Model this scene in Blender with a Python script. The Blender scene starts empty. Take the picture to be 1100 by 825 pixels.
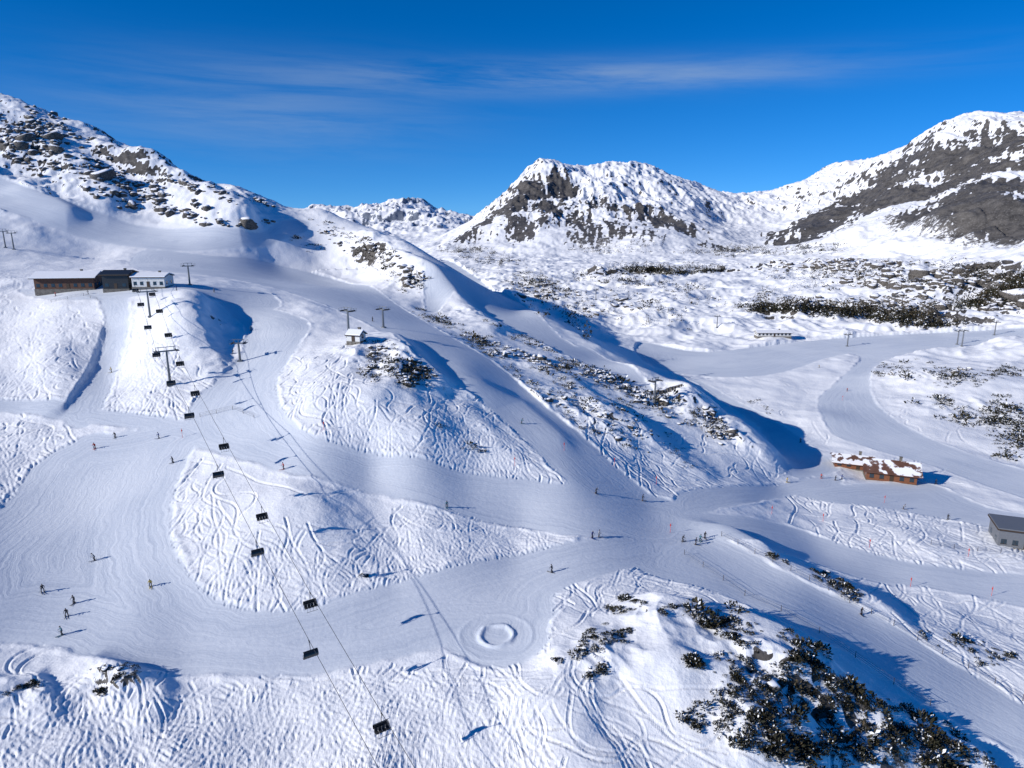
import bpy, bmesh, math, numpy as np, time
from mathutils import Vector, Matrix
T0=time.time()
rng=np.random.default_rng(7)
ZOFF=100.0
F=762.0; TH=math.atan(187/762.0); CT,ST=math.cos(TH),math.sin(TH)
scene=bpy.context.scene
# ------------------------------------------------------------ survey helpers
def pdir(u,v):
    u=np.asarray(u,float); v=np.asarray(v,float)
    xc=(u-550)/F; yu=(412.5-v)/F
    return xc, CT+ST*yu, CT*yu-ST
def P(u,v,D=None,z=None):
    x,y,zz=pdir(u,v)
    if D is None: D=z/(zz/y)
    s=D/y
    return (x*s,D,zz*s)
C=[]
def cz(l):
    for u,v,z in l: C.append(P(u,v,z=z))
def cd(l):
    for u,v,D in l: C.append(P(u,v,D=D))
def hid(l):
    for u,D,z in l: C.append(((u-550)/F*D,D,z))
cz([(-150,825,-71),(0,825,-73),(200,825,-74),(400,825,-74.5),(600,825,-74),(800,825,-76.5),(950,825,-82),(1100,825,-87.5),(1250,825,-90)])
hid([(-200,40,-72),(200,40,-75),(550,40,-76),(900,40,-84),(1300,40,-90),(-300,25,-72),(550,25,-76),(1400,25,-90)])
cz([(-150,700,-69),(0,700,-71),(200,700,-72),(350,700,-72.2),(500,700,-72),(620,700,-70.5),(720,695,-70),(850,715,-74),(930,690,-79.5),(1000,735,-82.5),(1100,700,-87),(1100,780,-86),(1250,720,-89)])
cz([(-150,640,-66),(0,650,-69),(150,650,-69.5),(300,650,-70),(450,650,-70.8),(580,650,-71),(700,645,-71.3),(800,640,-74.5),(880,655,-77.5),(960,640,-84.5),(1100,650,-87)])
cz([(-150,580,-62),(0,600,-67),(100,600,-68),(250,600,-67),(400,600,-68.5),(550,600,-71),(700,590,-73.5),(800,602,-76),(860,628,-77.3),(880,590,-83.5),(1000,600,-85.5),(1100,600,-87),(1250,610,-88)])
cz([(-150,520,-58),(0,550,-64),(100,550,-65),(220,550,-63.8),(350,560,-64.6),(450,560,-66.4),(560,555,-69),(700,548,-74),(800,545,-79),(900,550,-84),(1000,550,-87),(1100,560,-88)])
cz([(0,500,-61),(100,500,-61),(200,500,-60),(300,490,-58),(400,505,-61),(500,525,-65),(450,470,-56.5),(550,480,-61.5),(610,510,-66),(700,510,-72.5),(760,505,-77),(830,515,-84),(900,500,-89),(1000,500,-90),(1100,500,-91),(1250,500,-91)])
cz([(-150,450,-54),(0,450,-56),(100,450,-56),(200,450,-55),(270,440,-52.5),(340,440,-51),(400,430,-50),(480,430,-53.5),(560,440,-59),(640,450,-64.5),(700,445,-68.5),(760,460,-73.5),(850,465,-90),(950,450,-90),(1100,440,-89),(1250,440,-88)])
cz([(-150,390,-44),(0,400,-50),(60,400,-49.5),(120,400,-51),(170,400,-49),(240,390,-48),(320,390,-46),(400,385,-45),(435,375,-44.8),(500,400,-50),(560,400,-55.3),(640,405,-62.3),(700,415,-68)])
cz([(0,350,-42),(60,345,-40),(120,350,-41),(180,340,-37),(215,345,-38.5),(250,350,-42),(300,350,-41.5),(370,355,-42.5),(410,340,-43.5),(450,350,-47),(520,370,-52.5),(600,372,-60)])
cz([(-150,320,-32),(0,320,-35),(80,308,-31.5),(150,308,-31),(210,312,-32),(280,310,-35),(350,310,-39.5),(420,318,-45),(470,325,-49)])
cz([(-150,270,-20),(0,270,-22),(100,272,-25),(200,268,-24),(300,275,-30),(350,280,-34),(400,290,-39)])
cd([(0,230,455),(100,243,470),(200,250,485),(300,252,500),(-150,210,450)])
cd([(-150,70,720),(0,103,690),(50,122,670),(100,139,650),(150,167,625),(200,190,605),(250,202,590),(290,217,570),(325,235,545),(347,225,575),(375,238,550),(400,249,520),(425,262,490),(450,276,455),(475,292,420)])
cd([(0,170,565),(50,183,560),(100,195,560),(150,208,555),(200,222,545),(0,205,510),(-150,140,580)])
hid([(-150,850,60),(0,830,45),(100,800,25),(200,760,-10),(300,720,-45),(350,700,-60),(400,680,-72),(450,640,-80)])
hid([(-150,1300,-60),(0,1300,-80),(150,1300,-100),(300,1300,-110),(400,1300,-105),(450,1000,-95),(480,1300,-95)])
cd([(500,300,500),(520,308,480),(560,337,410),(580,337,405),(640,383,315),(640,371,340),(690,396,300),(740,420,270),(790,455,245),(825,490,228)])
hid([(530,640,-72),(590,540,-79),(650,455,-84),(700,385,-87),(747,322,-88.5),(797,287,-89),(830,256,-87)])
cz([(620,338,-88),(660,362,-89),(700,385,-90),(760,416,-90),(820,450,-90),(850,490,-89.5)])
cz([(700,350,-90),(800,400,-90),(900,400,-89),(1000,400,-88),(1100,390,-85),(1250,390,-80),(800,350,-91),(900,350,-89),(1000,350,-86),(1100,335,-80),(1250,330,-65)])
cz([(600,318,-90),(700,315,-89),(800,315,-88),(900,320,-84),(1000,315,-76),(1100,300,-62),(560,302,-88),(640,292,-87),(720,292,-88)])
cd([(800,287,1150),(880,285,1050),(960,290,850),(1050,283,800),(1100,268,800),(1250,250,800)])
cd([(500,268,1700),(560,276,1500),(640,277,1450),(740,272,1500),(820,265,1700),(880,264,1500)])
cd([(480,263,2000),(520,244,2100),(560,232,2050),(600,232,1980),(650,238,1900),(700,243,1850),(760,245,2000),(800,240,2250),(620,205,2250),(700,210,2300)])
cd([(470,265,2300),(500,247,2350),(530,225,2400),(555,201,2400),(577,179,2400),(600,181,2430),(620,187,2450),(650,184,2500),(690,181,2600),(720,191,2700),(750,204,2800),(780,211,2900),(820,210,3000),(860,201,2900),(880,187,2800),(915,175,2700),(945,174,2500),(970,163,2300),(1000,146,2200),(1030,133,2100),(1060,130,2050),(1100,130,2000),(1180,118,2000),(1300,130,2000)])
cd([(850,245,2200),(900,228,2100),(950,212,1900),(1000,192,1800),(1050,185,1650),(1100,180,1500),(900,252,1700),(950,247,1500),(1000,240,1350),(1050,238,1200),(1100,230,1100),(1250,210,1100)])
hid([(480,3000,-120),(560,3100,0),(650,3400,0),(750,3700,-20),(850,3700,-20),(950,3500,20),(1050,3000,60),(1200,3000,60),(400,3000,-150),(250,3000,-150),(0,3000,-150)])
hid([(0,4500,-180),(250,4500,-180),(350,4500,-180),(430,4500,-180),(520,4500,-170),(650,4500,-150),(900,4800,-150),(1200,4800,-150)])
cd([(200,250,6000),(300,243,6000),(340,230,6000),(375,233,6000),(400,228,6000),(430,224,6000),(460,226,6000),(485,232,6000),(510,240,6000),(560,252,6000)])
hid([(0,6500,-150),(200,8000,-250),(400,8000,-250),(600,8000,-300),(900,8000,-300),(1200,8000,-300)])
C=np.array(C)
KA=2.0
ca=np.arctan2(C[:,0],C[:,1]); cr=np.hypot(C[:,0],C[:,1]); cl=np.log(cr); ct=C[:,2]/cr
CC=0.045
def kern(d2): return np.sqrt(d2+CC*CC)
n=len(C)
d2=(KA*(ca[:,None]-ca[None]))**2+(cl[:,None]-cl[None])**2
M=np.zeros((n+3,n+3)); M[:n,:n]=kern(d2)-0.002*np.eye(n)
Pm=np.stack([np.ones(n),ca*KA,cl],1); M[:n,n:]=Pm; M[n:,:n]=Pm.T
w=np.linalg.solve(M,np.concatenate([ct,[0,0,0]]))
Ac=np.arange(-1.12,1.1201,0.005); Lc=np.arange(3.2,9.02,0.01)
def rbf(A,L):
    out=w[n]+w[n+1]*A*KA+w[n+2]*L
    for i in range(n):
        out=out+w[i]*np.sqrt((KA*(A-ca[i]))**2+(L-cl[i])**2+CC*CC)
    return out
AA,LL=np.meshgrid(Ac.astype(np.float32),Lc.astype(np.float32))
H0=rbf(AA,LL).astype(np.float64)*np.exp(LL)
print('rbf',time.time()-T0)
def raycast(u,v,A,L,H,lmin=math.log(45)):
    u=np.atleast_1d(np.asarray(u,float)); v=np.atleast_1d(np.asarray(v,float))
    x,y,z=pdir(u,v); az=np.arctan2(x,y); t=z/np.hypot(x,y)
    Tg=H/np.exp(L)[:,None]
    out=np.zeros((len(u),3))
    ia=np.clip(np.searchsorted(A,az)-1,0,len(A)-2); fa=(az-A[ia])/(A[ia+1]-A[ia])
    i0=np.searchsorted(L,lmin)
    for s in range(0,len(u),400):
        e=slice(s,s+400)
        col=Tg[:,ia[e]]*(1-fa[e])+Tg[:,ia[e]+1]*fa[e]
        hit=col[i0:]>=t[e][None]
        k=np.argmax(hit,0)+i0; ok=hit.any(0); k=np.where(ok,np.maximum(k,i0+1),len(L)-1)
        j=np.arange(len(k)); c1=col[k,j]; c0=col[k-1,j]
        f=np.clip((t[e]-c0)/np.where(abs(c1-c0)<1e-9,1e-9,c1-c0),0,1)
        l=L[k-1]+(L[k]-L[k-1])*f
        r=np.exp(l); out[e,0]=r*np.sin(az[e]); out[e,1]=r*np.cos(az[e]); out[e,2]=t[e]*r
    return out
def sampler(A,L,H):
    def f(x,y):
        a=np.arctan2(x,y); l=np.log(np.hypot(x,y))
        ia=np.clip(np.searchsorted(A,a)-1,0,len(A)-2); fa=np.clip((a-A[ia])/(A[ia+1]-A[ia]),0,1)
        il=np.clip(np.searchsorted(L,l)-1,0,len(L)-2); fl=np.clip((l-L[il])/(L[il+1]-L[il]),0,1)
        return (H[il,ia]*(1-fa)+H[il,ia+1]*fa)*(1-fl)+(H[il+1,ia]*(1-fa)+H[il+1,ia+1]*fa)*fl
    return f
def sstep(a,b,x):
    t=np.clip((x-a)/(b-a),0,1); return t*t*(3-2*t)
# ------------------------------------------------------------ landform features (world space)
def polyw(pts,H):
    p=raycast([q[0] for q in pts],[q[1] for q in pts],Ac,Lc,H); return p[:,:2]
FE=[]
def ridge(pts,h,wl,wr): FE.append((polyw(pts,H0),h,wl,wr))
ridge([(232,392),(208,350),(213,322)],2.8,12,4.0)
ridge([(470,410),(447,388),(425,366)],2.6,12,4.2)
ridge([(535,356),(485,314),(435,279),(395,254)],3.6,14,6)
ridge([(950,660),(860,615),(785,574)],2.0,7,2.4)
ridge([(1030,820),(950,768),(870,712),(795,670),(725,652)],2.4,11,3.2)
ridge([(395,612),(378,575),(355,545)],.6,12,4)
ridge([(68,436),(93,398),(107,358)],1.0,8,1.6)
ridge([(255,238),(205,214),(165,180)],14,30,13)
ridge([(120,222),(75,180),(20,145)],9,25,12)
ridge([(70,232),(20,205),(-30,185)],6,20,10)
ridge([(828,488),(792,456),(740,424),(700,405)],3.0,12,5)
ridge([(640,374),(580,338),(520,306)],1.0,10,5)
ridge([(690,470),(640,430),(600,405)],1.6,9,5)
ridge([(740,500),(700,470),(650,440)],1.3,8,5)
ridge([(600,470),(560,435),(520,415)],1.0,8,4)
ridge([(165,745),(130,728),(100,716)],1.3,5,2.6)
ridge([(50,752),(20,742),(-20,735)],1.2,5,2.6)
ridge([(690,700),(650,690),(610,705)],1.2,8,3)
ridge([(860,800),(800,750),(760,720)],1.5,7,2.6)
ridge([(640,825),(620,790),(600,760)],1.2,9,4)
# mountain spurs
ridge([(590,262),(572,240),(570,218)],20,110,80)
ridge([(505,262),(530,240),(552,216)],16,70,90)
ridge([(680,268),(655,240),(640,210)],18,90,80)
ridge([(740,266),(722,240),(712,212)],16,90,80)
ridge([(862,258),(890,222),(935,190)],28,80,80)
ridge([(930,262),(965,222),(1000,170)],30,90,70)
ridge([(1010,262),(1035,215),(1050,155)],28,80,70)
ridge([(1085,250),(1100,200),(1105,155)],26,80,70)
ridge([(800,262),(830,240),(870,210)],14,90,80)
# rocky steps in the basin
ridge([(1000,345),(900,338),(810,335)],3.5,22,9)
ridge([(1100,322),(1050,325),(1010,318)],5,24,10)
ridge([(930,292),(860,288),(790,292)],6,30,14)
ridge([(1080,292),(1010,300),(950,305)],5,26,12)
ridge([(740,295),(690,294),(640,296)],4,24,10)
BU=[]
def bump(u,v,h,r):
    p=raycast([u],[v],Ac,Lc,H0)[0]; BU.append((p[0],p[1],h,r))
bump(300,560,.8,18); bump(490,585,.6,12); bump(160,385,1.4,14); bump(40,380,1.3,16); bump(250,605,.6,9)
bump(960,570,1.0,12); bump(990,410,3,25); bump(880,450,2,15); bump(1060,420,5,35); bump(620,330,5,40);bump(720,340,4,40)
RING=raycast([533],[683],Ac,Lc,H0)[0]
def features(X,Y):
    out=np.zeros_like(X)
    R=np.hypot(X,Y)
    for pts,h,wl,wr in FE:
        rr=np.hypot(pts[:,0],pts[:,1]); m=3*max(wl,wr)
        rows=np.where((R[:,0]>rr.min()-m)&(R[:,0]<rr.max()+m))[0]
        if len(rows)==0: continue
        s=slice(rows[0],rows[-1]+1); x=X[s]; y=Y[s]
        best=np.full(x.shape,1e9,x.dtype); side=np.zeros(x.shape,x.dtype)
        for i in range(len(pts)-1):
            ax,ay=pts[i]; bx,by=pts[i+1]; dx,dy=bx-ax,by-ay; q=dx*dx+dy*dy
            t=np.clip(((x-ax)*dx+(y-ay)*dy)/q,0,1)
            d=np.hypot(x-ax-t*dx,y-ay-t*dy); mm=d<best
            best=np.where(mm,d,best); cr_=dx*(y-ay)-dy*(x-ax); side=np.where(mm,cr_/math.sqrt(q),side)
        k=np.clip(0.5+side/ (0.8*np.maximum(best,0.3)+1.0),0,1); wd=wr+(wl-wr)*k
        out[s]+=h*np.exp(-(best/wd)**2*0.9)
    for bx,by,h,r in BU:
        out+=h*np.exp(-((X-bx)**2+(Y-by)**2)/(r*r))
    return out
Xc=np.exp(LL)*np.sin(AA); Yc=np.exp(LL)*np.cos(AA)
Xc=Xc.astype(np.float64); Yc=Yc.astype(np.float64)
H1=H0+features(Xc,Yc)
# ------------------------------------------------------------ pistes
POL=[
[(205,452),(130,465),(95,468),(40,498),(0,545),(-80,600),(-80,690),(0,688),(60,695),(130,712),(220,724),(310,726),(400,712),(460,698),(500,685),(590,668),(600,636),(680,610),(720,600),(700,575),(640,578),(540,598),(470,612),(400,630),(330,652),(270,655),(225,638),(195,605),(183,560),(192,515),(212,478),(240,470)],
[(475,680),(490,700),(515,714),(550,714),(580,700),(592,675),(580,650),(540,642),(500,650)],
[(235,325),(270,325),(330,345),(318,375),(298,410),(305,440),(335,466),(400,486),(480,500),(560,513),(610,520),(650,523),(690,530),(740,545),(740,585),(640,578),(560,568),(500,555),(400,530),(310,508),(250,490),(212,480),(195,455),(215,425),(242,400),(262,376),(262,350)],
[(720,548),(760,552),(850,566),(930,592),(1000,607),(1100,617),(1200,630),(1200,680),(1100,652),(1000,632),(940,625),(860,600),(800,578),(720,575)],
[(730,530),(800,522),(860,515),(900,512),(900,525),(860,530),(780,545),(730,556)],
[(150,270),(230,275),(300,285),(370,303),(430,330),(490,365),(550,405),(610,455),(660,500),(700,535),(650,540),(612,520),(560,470),(510,425),(450,385),(400,350),(330,320),(250,300),(150,290)],
[(-80,170),(0,190),(60,212),(120,232),(200,245),(270,250),(312,236),(332,238),(325,250),(280,265),(200,270),(120,262),(60,245),(0,225),(-80,200)],
[(105,312),(135,318),(138,350),(128,390),(118,420),(100,455),(70,455),(75,430),(100,395),(112,360),(112,335)],
[(-80,415),(0,428),(100,438),(200,452),(200,466),(100,455),(0,442),(-80,430)],
[(20,312),(60,309),(200,306),(280,312),(300,330),(240,325),(150,318),(60,322)],
[(455,279),(475,280),(520,304),(580,340),(640,378),(690,405),(700,425),(640,396),(590,374),(540,347),(490,312)],
[(680,608),(720,570),(770,575),(850,618),(950,665),(1100,757),(1200,815),(1200,880),(1100,812),(1000,760),(920,705),(850,672),(780,640)],
[(690,387),(760,404),(830,402),(900,382),(925,385),(900,410),(880,430),(890,460),(930,480),(1000,500),(1100,535),(1200,560),(1200,530),(1100,505),(1020,480),(960,450),(935,420),(945,390),(1000,378),(1100,364),(1100,352),(950,360),(850,368),(760,378),(690,368)],
[(720,397),(790,430),(850,465),(900,500),(870,512),(838,495),(815,458),(750,412)],
[(860,525),(940,520),(1000,520),(1060,545),(1150,560),(1150,575),(1040,562),(960,548),(880,538)],
]
def smooth_poly(p):
    n_=len(p); out=[]
    for i in range(n_):
        p0,p1,p2,p3=p[i-1],p[i],p[(i+1)%n_],p[(i+2)%n_]
        for t in (0,.25,.5,.75):
            out.append(0.5*((2*p1)+(-p0+p2)*t+(2*p0-5*p1+4*p2-p3)*t*t+(-p0+3*p1-3*p2+p3)*t**3))
    return np.array(out)
def sdf_poly(p,X,Y):
    best=np.full(X.shape,1e9); ins=np.zeros(X.shape,bool)
    for i in range(len(p)):
        ax,ay=p[i]; bx,by=p[(i+1)%len(p)]; dx,dy=bx-ax,by-ay; q=dx*dx+dy*dy+1e-9
        t=np.clip(((X-ax)*dx+(Y-ay)*dy)/q,0,1)
        best=np.minimum(best,(X-ax-t*dx)**2+(Y-ay-t*dy)**2)
        c=((ay>Y)!=(by>Y)); 
        if abs(by-ay)>1e-9: ins^= c&(X<(bx-ax)*(Y-ay)/(by-ay)+ax)
    return np.where(ins,1,-1)*np.sqrt(best)
SD=np.full(Xc.shape,-1e3); Rc=np.exp(Lc)
for pl in POL:
    p=smooth_poly(polyw(pl,H1)); rr=np.hypot(p[:,0],p[:,1])
    rows=np.where((Rc>rr.min()*0.8)&(Rc<rr.max()*1.2))[0]; s=slice(rows[0],rows[-1]+1)
    SD[s]=np.maximum(SD[s],sdf_poly(p,Xc[s],Yc[s]))
SD=np.clip(SD,-60,60)
print('sdf',time.time()-T0)
# ------------------------------------------------------------ noise
def hashg(ix,iy,seed):
    h=(ix.astype(np.int64)*374761393+iy.astype(np.int64)*668265263+seed*1442695041)&0xffffffff
    h=((h^(h>>13))*1274126177)&0xffffffff
    return (h^(h>>16))
def noise(x,y,seed=0):
    xi=np.floor(x); yi=np.floor(y); fx=(x-xi).astype(np.float32); fy=(y-yi).astype(np.float32)
    u=fx*fx*fx*(fx*(fx*6-15)+10); v=fy*fy*fy*(fy*(fy*6-15)+10)
    def g(dx,dy):
        h=hashg(xi+dx,yi+dy,seed); a=(h&1023).astype(np.float32)*(2*math.pi/1024)
        return np.cos(a)*(fx-dx)+np.sin(a)*(fy-dy)
    a=g(0,0); b=g(1,0); c=g(0,1); d=g(1,1)
    return ((a+(b-a)*u)*(1-v)+(c+(d-c)*u)*v)*1.4
# ------------------------------------------------------------ fine grid
Af=np.concatenate([np.arange(-1.1,-0.73,0.01),np.arange(-0.73,0.73,0.00120),np.arange(0.73,1.1,0.01)])
def seg(a,b,s): return np.arange(math.log(a),math.log(b),s)
Lf=np.concatenate([seg(28,68,0.012),seg(68,270,0.0023),seg(270,700,0.0034),seg(700,3400,0.0036),seg(3400,8000,0.005)])
Lf=np.unique(np.round(Lf,6)); Lf=Lf[np.concatenate([[True],np.diff(Lf)>0.001])]
def crmat(new,x0,dx,nold):
    W=np.zeros((len(new),nold)); f=(new-x0)/dx; i=np.clip(np.floor(f).astype(int),1,nold-3); t=f-i; j=np.arange(len(new))
    W[j,i-1]+=.5*(-t+2*t*t-t**3); W[j,i]+=.5*(2-5*t*t+3*t**3); W[j,i+1]+=.5*(t+4*t*t-3*t**3); W[j,i+2]+=.5*(-t*t+t**3)
    return W
WA=crmat(Af,Ac[0],0.005,len(Ac)); WL=crmat(Lf,Lc[0],0.01,len(Lc))
Hb=WL@H0@WA.T; SDf=WL@SD@WA.T
af,lf=np.meshgrid(Af,Lf); Rf=np.exp(lf); Xf=Rf*np.sin(af); Yf=Rf*np.cos(af)
SDf=SDf+(noise(Xf/4.5,Yf/4.5,70)*.7+noise(Xf/1.6,Yf/1.6,71)*.25)*(Rf<700)
print('grid',Hb.shape,time.time()-T0)
def ridged(x,y,s): return 1-2*abs(noise(x,y,s))
# broken, irregular crests
jit=sstep(1.0,8.0,-SDf); jx=(noise(Xf/11,Yf/11,60)*3.5+noise(Xf/4,Yf/4,61)*1.2)*jit; jy=(noise(Xf/11,Yf/11,62)*3.5+noise(Xf/4,Yf/4,63)*1.2)*jit
mtj=sstep(math.log(1250),math.log(1900),lf); mj2=sstep(math.log(500),math.log(750),lf)*(1-mtj)
jx+=mtj*(noise(Xf/160,Yf/160,64)*70+noise(Xf/60,Yf/60,65)*22)+mj2*noise(Xf/45,Yf/45,67)*22; jy+=mtj*(noise(Xf/160,Yf/160,66)*70)+mj2*noise(Xf/45,Yf/45,68)*22
Hf=Hb+features(Xf+jx,Yf+jy)
dR=np.hypot(Xf-RING[0],Yf-RING[1])
Hf+=(0.36+.12*noise(Xf/1.2,Yf/1.2,75))*np.exp(-((dR-2.9+.25*noise(Xf/2,Yf/2,76))/0.45)**2)+0.06*np.exp(-((dR-6.3)/0.4)**2)
off=1-sstep(-1.0,0.4,SDf)           # 1 off piste
near=1-sstep(math.log(800),math.log(1300),lf)
N1=noise(Xf/34,Yf/34,1); N2=noise(Xf/14,Yf/14,2); N3=noise(Xf/5.5,Yf/5.5,3); N4=noise(Xf/2.3,Yf/2.3,4)
offw=1-sstep(-9,0,SDf)
Hf+=near*(offw*(1.1*N1+0.65*N2*(0.6+0.8*N1))+off*(0.17*N3+0.05*N4)+0.03*N2)
Hf+=near*off*0.14*(1-abs(noise((Xf*.8+Yf*.6)/4,(Yf*.8-Xf*.6)/13,9)))*np.clip(N1+0.3,0,1)
# run edges: slightly cut in, a low broken windrow here and there
Hf+=near*(0.14*off*sstep(-2.2,-.2,SDf)+0.16*np.clip(N3+N2,0,1)*np.exp(-((SDf+.9)/.6)**2))*(Rf<420)
def zone(u,v,r):
    p=raycast([u],[v],Ac,Lc,H1)[0]; return np.exp(-((Xf-p[0])**2+(Yf-p[1])**2)/(r*r))
crag=sstep(-14,12,Hb)*(Rf<1000)*off
crag=np.clip(crag+ sum(zone(*q) for q in [(425,392,14),(395,375,9),(400,268,22),(440,300,16),(500,335,16),(640,395,16),(700,425,14),(745,435,12),(790,465,9),(560,385,14),(540,425,12),(600,430,12),(650,455,12),(640,700,6),(700,655,6),(780,690,7),(850,740,7),(920,775,8),(800,780,6),(130,724,5),(20,742,4),(600,375,14),(240,350,6),(480,395,8),(1030,440,20),(985,400,20)])*off,0,1)
Hf+=crag*(3.2*sstep(-14,12,Hb)*(ridged(Xf/48,Yf/48,11)-.3)+1.2*(ridged(Xf/17,Yf/17,12)-.3)+0.6*ridged(Xf/7,Yf/7,13)+0.25*ridged(Xf/3,Yf/3,14))
val=sstep(math.log(420),math.log(600),lf)*(1-sstep(math.log(1300),math.log(1900),lf))*off*(Hb<-40)
Hf+=val*(3.0*N1+3.0*ridged(Xf/60,Yf/60,15)+1.9*ridged(Xf/22,Yf/22,16)+.9*ridged(Xf/9,Yf/9,17))
bas=np.clip(sum(zone(*q) for q in [(1000,345,45),(900,338,45),(830,335,40),(1090,320,55),(1040,322,50),(930,292,70),(860,288,70),(800,292,60),(1050,296,60),(990,303,60),(690,294,60),(640,296,50),(780,272,90),(850,270,90)]),0,1)*val
Hf+=bas*(4.5*(ridged(Xf/38,Yf/38,18)-.3)+2.2*ridged(Xf/15,Yf/15,19))
# mountains
mt=sstep(math.log(1250),math.log(1900),lf)*(1-sstep(math.log(3600),math.log(4600),lf))
mt=np.maximum(mt,sstep(math.log(850),math.log(1150),lf)*sstep(-72,-35,Hb)*(Rf<1900))
wx=noise(Xf/300,Yf/300,20)*60; wy=noise(Xf/300,Yf/300,21)*60
mask_r=sstep(-85,0,Hb)
mn=9*(ridged((Xf+wx)/420,(Yf+wy)/620,22)-.3)+10*(ridged((Xf+wx)/170,(Yf+wy)/330,23)-.3)+(8*ridged((Xf+wx)/70,(Yf+wy)/130,24)+5.5*ridged((Xf+wx*.5)/32,(Yf+wy*.5)/60,25)+3*ridged(Xf/15,Yf/24,26)+1.3*ridged(Xf/8,Yf/10,27))*(.35+.65*mask_r)
Hf+=mt*mn*np.clip(Rf/1900,.45,1)
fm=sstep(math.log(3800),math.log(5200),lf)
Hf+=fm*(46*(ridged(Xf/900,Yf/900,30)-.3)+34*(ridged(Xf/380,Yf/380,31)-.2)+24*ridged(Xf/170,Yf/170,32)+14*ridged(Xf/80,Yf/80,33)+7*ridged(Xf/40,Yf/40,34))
print('noise',time.time()-T0)
# ------------------------------------------------------------ ski tracks carved in the snow
H1s=sampler(Ac,Lc,H1); SDs=sampler(Ac,Lc,SD)
def grad(x,y,e=2.5):
    return (H1s(x+e,y)-H1s(x-e,y))/(2*e),(H1s(x,y+e)-H1s(x,y-e))/(2*e)
zones=[(45,370,65,45,260),(160,385,35,45,190),(440,470,120,40,250),(480,570,110,30,210),(300,745,300,35,280),(640,630,50,30,60),(950,565,110,32,140),(560,720,90,50,80),(640,480,60,40,80),(280,590,70,40,70),(30,470,50,25,80),(380,745,120,35,110),(900,470,150,60,70),(1000,665,110,30,70),(60,790,100,40,40),(220,520,30,30,40),(500,800,150,30,40),(60,300,80,20,50),(520,440,60,35,60),(350,400,50,30,60)]
us=[];vs=[]
for cx,cy,rx,ry,k in zones:
    a=rng.uniform(0,2*math.pi,k); q=np.sqrt(rng.uniform(0,1,k)); us.append(cx+rx*q*np.cos(a)); vs.append(cy+ry*q*np.sin(a))
us=np.concatenate(us);vs=np.concatenate(vs)
p=raycast(us,vs,Ac,Lc,H1); tx=p[:,0].copy(); ty=p[:,1].copy(); K=len(tx)
amp=rng.choice([0.12,0.5,0.9,1.15],K,p=[.45,.25,.2,.1]); per=rng.uniform(9,26,K); ph=rng.uniform(0,6.28,K)
bias=np.where(rng.uniform(0,1,K)<.5,rng.choice([-1,1],K)*rng.uniform(.6,1.4,K),rng.normal(0,.25,K))
length=rng.uniform(16,95,K); alive=np.ones(K,bool); step=0.22
TX=[];TY=[];NX=[];NY=[];DP=[]
dep=rng.uniform(.5,1.4,K)*(1+.5*(np.hypot(tx,ty)>180)); hd=None
for s in range(int(95/step)):
    if s%4==0:
        gx,gy=grad(tx,ty); tgt=np.arctan2(-gy,-gx)
        d=s*step
        tgt=tgt+bias+amp*np.sin(ph+6.283*d/per)
        if hd is None: hd=tgt
        dd=(tgt-hd+math.pi)%(2*math.pi)-math.pi; hd=hd+np.clip(dd,-.22,.22)
        alive&=(SDs(tx,ty)<-0.4)&(length>d)
    tx=tx+np.cos(hd)*step; ty=ty+np.sin(hd)*step
    m=alive
    TX.append(tx[m]);TY.append(ty[m]);NX.append(-np.sin(hd[m]));NY.append(np.cos(hd[m]));DP.append(dep[m])
TX=np.concatenate(TX);TY=np.concatenate(TY);NX=np.concatenate(NX);NY=np.concatenate(NY);DP=np.concatenate(DP)
V=np.zeros(Hf.size);Wt=np.zeros(Hf.size); nc=len(Af)
for o,dv in [(-.42,.07),(-.22,-.08),(0,-.17),(.22,-.08),(.42,.07)]:
    x=TX+NX*o;y=TY+NY*o; a=np.arctan2(x,y); l=np.log(np.hypot(x,y))
    ia=np.clip(np.searchsorted(Af,a)-1,0,nc-2); fa=(a-Af[ia])/(Af[ia+1]-Af[ia]); il=np.clip(np.searchsorted(Lf,l)-1,0,len(Lf)-2); fl=(l-Lf[il])/(Lf[il+1]-Lf[il])
    for di,dj,wg in [(0,0,(1-fl)*(1-fa)),(0,1,(1-fl)*fa),(1,0,fl*(1-fa)),(1,1,fl*fa)]:
        idx=(il+di)*nc+ia+dj
        V+=np.bincount(idx,wg*dv*DP,minlength=Hf.size); Wt+=np.bincount(idx,wg,minlength=Hf.size)
disp=(V/(Wt+0.25)).reshape(Hf.shape); Hf+=np.clip(disp*1.25,-.32,.13)
print('tracks',len(TX),time.time()-T0)
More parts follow.
